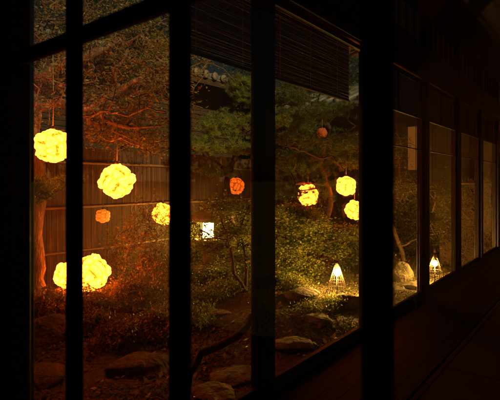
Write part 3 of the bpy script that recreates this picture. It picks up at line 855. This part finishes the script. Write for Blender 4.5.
lantern(117,181,4.55,0.187,M['glow_a'],'big bright yellow petal lantern hanging alone between the two left stiles', W(117,118,4.55).z)
lantern(163,214,7.4,0.19,M['glow_c'],'yellow lantern half hidden by the second left stile', W(163,195,7.4).z)
lantern(103,216,7.1,0.12,M['glow_f'],'small yellow lantern low before the fence under the second big lantern', W(103,200,7.1).z)
lantern(236,186,9.0,0.185,M['glow_d'],'dull orange lantern hanging left of the middle post', W(236,160,9.0).z)
lantern(200,197,9.4,0.11,M['glow_e'],'tiny faint red lantern just above the stone lantern', W(200,180,9.4).z)
lantern(308,195,8.1,0.205,M['glow_c'],'yellow lantern crossed by twigs, leftmost of the three right of the middle post', W(308,170,8.1).z)
lantern(346,186,8.6,0.205,M['glow_c'],'yellow lantern on a long cord, highest of the three right of the middle post', W(346,155,8.6).z)
lantern(354.5,210,8.7,0.20,M['glow_c'],'yellow lantern, lowest of the three right of the middle post', W(354,190,8.7).z)
lantern(322,133,9.6,0.12,M['glow_e'],'faint red lantern among the pine boughs high above the three yellow ones', W(322,110,9.6).z)
# two on the ground
lantern(91,273,5.55,0.24,M['glow_b'],'largest glowing lantern resting low behind the bush, right of the stile',cord=False,group='lanterns resting on the ground')
lantern(68,275,5.75,0.185,M['glow_b'],'glowing lantern resting behind the bush, left of the stile',cord=False,group='lanterns resting on the ground')
def pad_rock(px, d, zt, rad, seed, label):
    g = G(px, d); rock(g.x, g.y, (rad, rad*0.8, None), seed, label, top=zt)

def rock_mesh(rx, ry, rz, seed):
    import bmesh
    bm = bmesh.new(); bmesh.ops.create_icosphere(bm, subdivisions=4, radius=1)
    rr = np.random.default_rng(seed)
    dirs = rr.normal(0,1,(14,3)); dirs /= np.linalg.norm(dirs,axis=1)[:,None]; cut = rr.uniform(0.68,0.98,14)
    ph = rr.uniform(0,6,6)
    for v in bm.verts:
        c = np.array(v.co)
        s = 1.0
        for dd, k in zip(dirs, cut):
            t = c@dd
            if t*s > k: s = k/t
        s *= 1+0.03*math.sin(5*c[0]+ph[0])+0.03*math.sin(6*c[1]+ph[1])+0.03*math.sin(7*c[2]+ph[2])+0.012*math.sin(17*c[0]+13*c[1]+ph[3])
        v.co = Vector((c[0]*s*rx, c[1]*s*ry, c[2]*s*rz))
    me = bpy.data.meshes.new('rock'); bm.to_mesh(me); bm.free()
    me.polygons.foreach_set('use_smooth', [True]*len(me.polygons))
    return me
def rock(x, y, rad, seed, label, top=None, name='garden_rock', group='garden rocks'):
    gz = ground_h(x, y)
    rz = rad[2] if rad[2] else (top-gz)*0.62
    cz = (top-rz*0.93) if top is not None else gz+rz*0.25
    o = link(name, rock_mesh(rad[0], rad[1], rz, seed), M['rock']); o.location = (x, y, cz)
    o.rotation_euler = (0, 0, seed*1.3)
    tag(o, label, 'rock', group)
pad_rock(91, 5.55, W(91,273,5.55).z-0.215, 0.30, 51, 'rock under the largest ground lantern')
pad_rock(66, 5.78, W(68,275,5.75).z-0.165, 0.24, 52, 'rock under the left ground lantern')
def rk(px, d, rad, seed, label, **k):
    g = G(px, d); rock(g.x, g.y, rad, seed, label, **k)
rk(50, 4.5, (0.32,0.16,0.20), 53, 'long flat rock with an orange lit top, below the left bush')
rk(46, 3.85, (0.26,0.2,0.10), 54, 'broad dark rock at the bottom left corner of the garden')
rk(140, 3.95, (0.32,0.24,0.11), 55, 'wide brown boulder at the bottom between the two left stiles')
rk(98, 4.35, (0.12,0.1,0.07), 56, 'small dark rock right of the first stile at the bottom')
rk(350, 5.75, (0.26,0.16,0.12), 57, 'rock at the front foot of the first cone lamp')
rk(302, 5.9, (0.30,0.2,0.1), 58, 'flat rock right of the middle post')
rk(398, 7.75, (0.27,0.24,0.30), 59, 'round gold lit boulder left of the right cone lamp')
rk(413, 7.3, (0.22,0.14,0.07), 60, 'flat pale stone beside the right boulder')
rk(383, 8.3, (0.2,0.2,0.2), 61, 'dark boulder behind the gold lit one')
rk(212, 5.4, (0.26,0.13,0.06), 62, 'flat rock below the stone lantern')
rk(122, 4.7, (0.12,0.1,0.05), 63, 'low rock under the spiky azalea')
rk(158, 4.7, (0.12,0.12,0.07), 64, 'dark rock just left of the second stile')
# stepping stones
for i, (px, d, rx) in enumerate(((236,3.95,0.27), (214,3.55,0.22), (292,4.35,0.22), (318,5.0,0.22), (374,6.1,0.26), (392,6.9,0.24))):
    rk(px, d, (rx, rx*0.8, 0.05), 70+i, ('broad stepping stone at the bottom left of the middle post', 'stepping stone under the low bending trunk',
       'stepping stone near the sill right of the middle post', 'stepping stone between sill and first cone lamp',
       'stepping stone beside the widest near stile', 'stepping stone in front of the gold lit boulder')[i], name='stepping_stone', group='stepping stones')

# stone lantern
def stone_lantern():
    d = 8.0; g = G(208, d); e = empty('stone_lantern', g)
    zf = W(208,229,d).z - g.z           # height of the fire box centre
    def lt(name, prof, n=6, rot=0.2, mat=M['granite'], sm=False):
        m = MB(); m.lathe(prof, n, smooth=sm, rot=rot); return m.build(name, mat, e)
    b = 0.18
    lt('base', [(0.26,-0.05),(0.28,0.08),(0.22,0.12),(0.16,0.16)])
    lt('pillar', [(0.11,0.16),(0.095,0.3),(0.09,zf-b-0.16),(0.11,zf-b-0.12)], 16, 0, sm=True)
    lt('platform', [(0.12,zf-b-0.12),(0.25,zf-b-0.07),(0.26,zf-b)])
    s = 0.125
    m = MB()
    for sx in (-1,1):
        for sy in (-1,1):
            m.box(min(sx*s,sx*(s-.03)), max(sx*s,sx*(s-.03)), min(sy*s,sy*(s-.03)), max(sy*s,sy*(s-.03)), zf-b, zf+0.15)
    m.box(-s+.002,s-.002,-s+.002,s-.002,zf-b,zf-b+.035); m.box(-s+.002,s-.002,-s+.002,s-.002,zf+.12,zf+.15)
    fb = m.build('fire_box', M['granite'], e)
    p = MB(); p.box(-s+.03,s-.03,-s+.03,s-.03,zf-b+.04,zf+.115); p.build('paper_light', M['fire'], fb)
    lt('cap', [(0.32,zf+.15),(0.36,zf+.2),(0.24,zf+.28),(0.1,zf+.36),(0.05,zf+.38)])
    lt('finial', [(0.05,zf+.38),(0.075,zf+.43),(0.06,zf+.48),(0.0,zf+.55)], 16, 0, sm=True)
    for ch in e.children: ch.rotation_euler = (0,0,0.80)
    tag(e, 'stone garden lantern with a small bright white light in its fire box', 'stone lantern')
stone_lantern()

# cane cone lamps on the ground
def cone_lamp(px, d, zlift, label, H=0.55, rb=0.17):
    g = G(px, d, zlift); e = empty('cone_lamp', g)
    for k in range(22):
        t = 2*PI*k/22; m = MB()
        m.tube([(rb*math.cos(t)*f, rb*math.sin(t)*f, H*(1-f)**1.0*(1 if f<1 else 1)) for f in (1.0,0.78,0.5,0.25,0.05)], 0.0032, 5)
        m.build('cane', M['cane'], e)
    for z in (0.01, 0.11, 0.21):
        r = rb*(1-z/H)+.003; m = MB()
        m.tube([(r*math.cos(2*PI*i/28), r*math.sin(2*PI*i/28), z) for i in range(29)], 0.0035, 5, False); m.build('hoop', M['cane'], e)
    m = MB(); m.lathe([(0.016,H-.06),(0.018,H-.03),(0.006,H+.02)], 10); m.build('tip_binding', M['cord'], e)
    m = MB(); m.tube([(0,0,-.02),(0,0,H*0.50)], 0.009, 8); m.build('stake', M['wire'], e)
    m = MB(); zc = H*0.60
    m.lathe([(0.042*math.sin(PI*i/12)+0.0005, zc-0.045*math.cos(PI*i/12)) for i in range(13)], 20); m.build('bulb', M['bulb'], e)
    tag(e, label, 'garden lamp', 'cone shaped cane lamps')
cone_lamp(337, 6.25, 0.02, 'left cone shaped cane lamp with a bright bulb, on the rocks beside the widest stile')
cone_lamp(434.8, 7.25, 0.03, 'right cone shaped cane lamp with a bright bulb, low behind the sill')
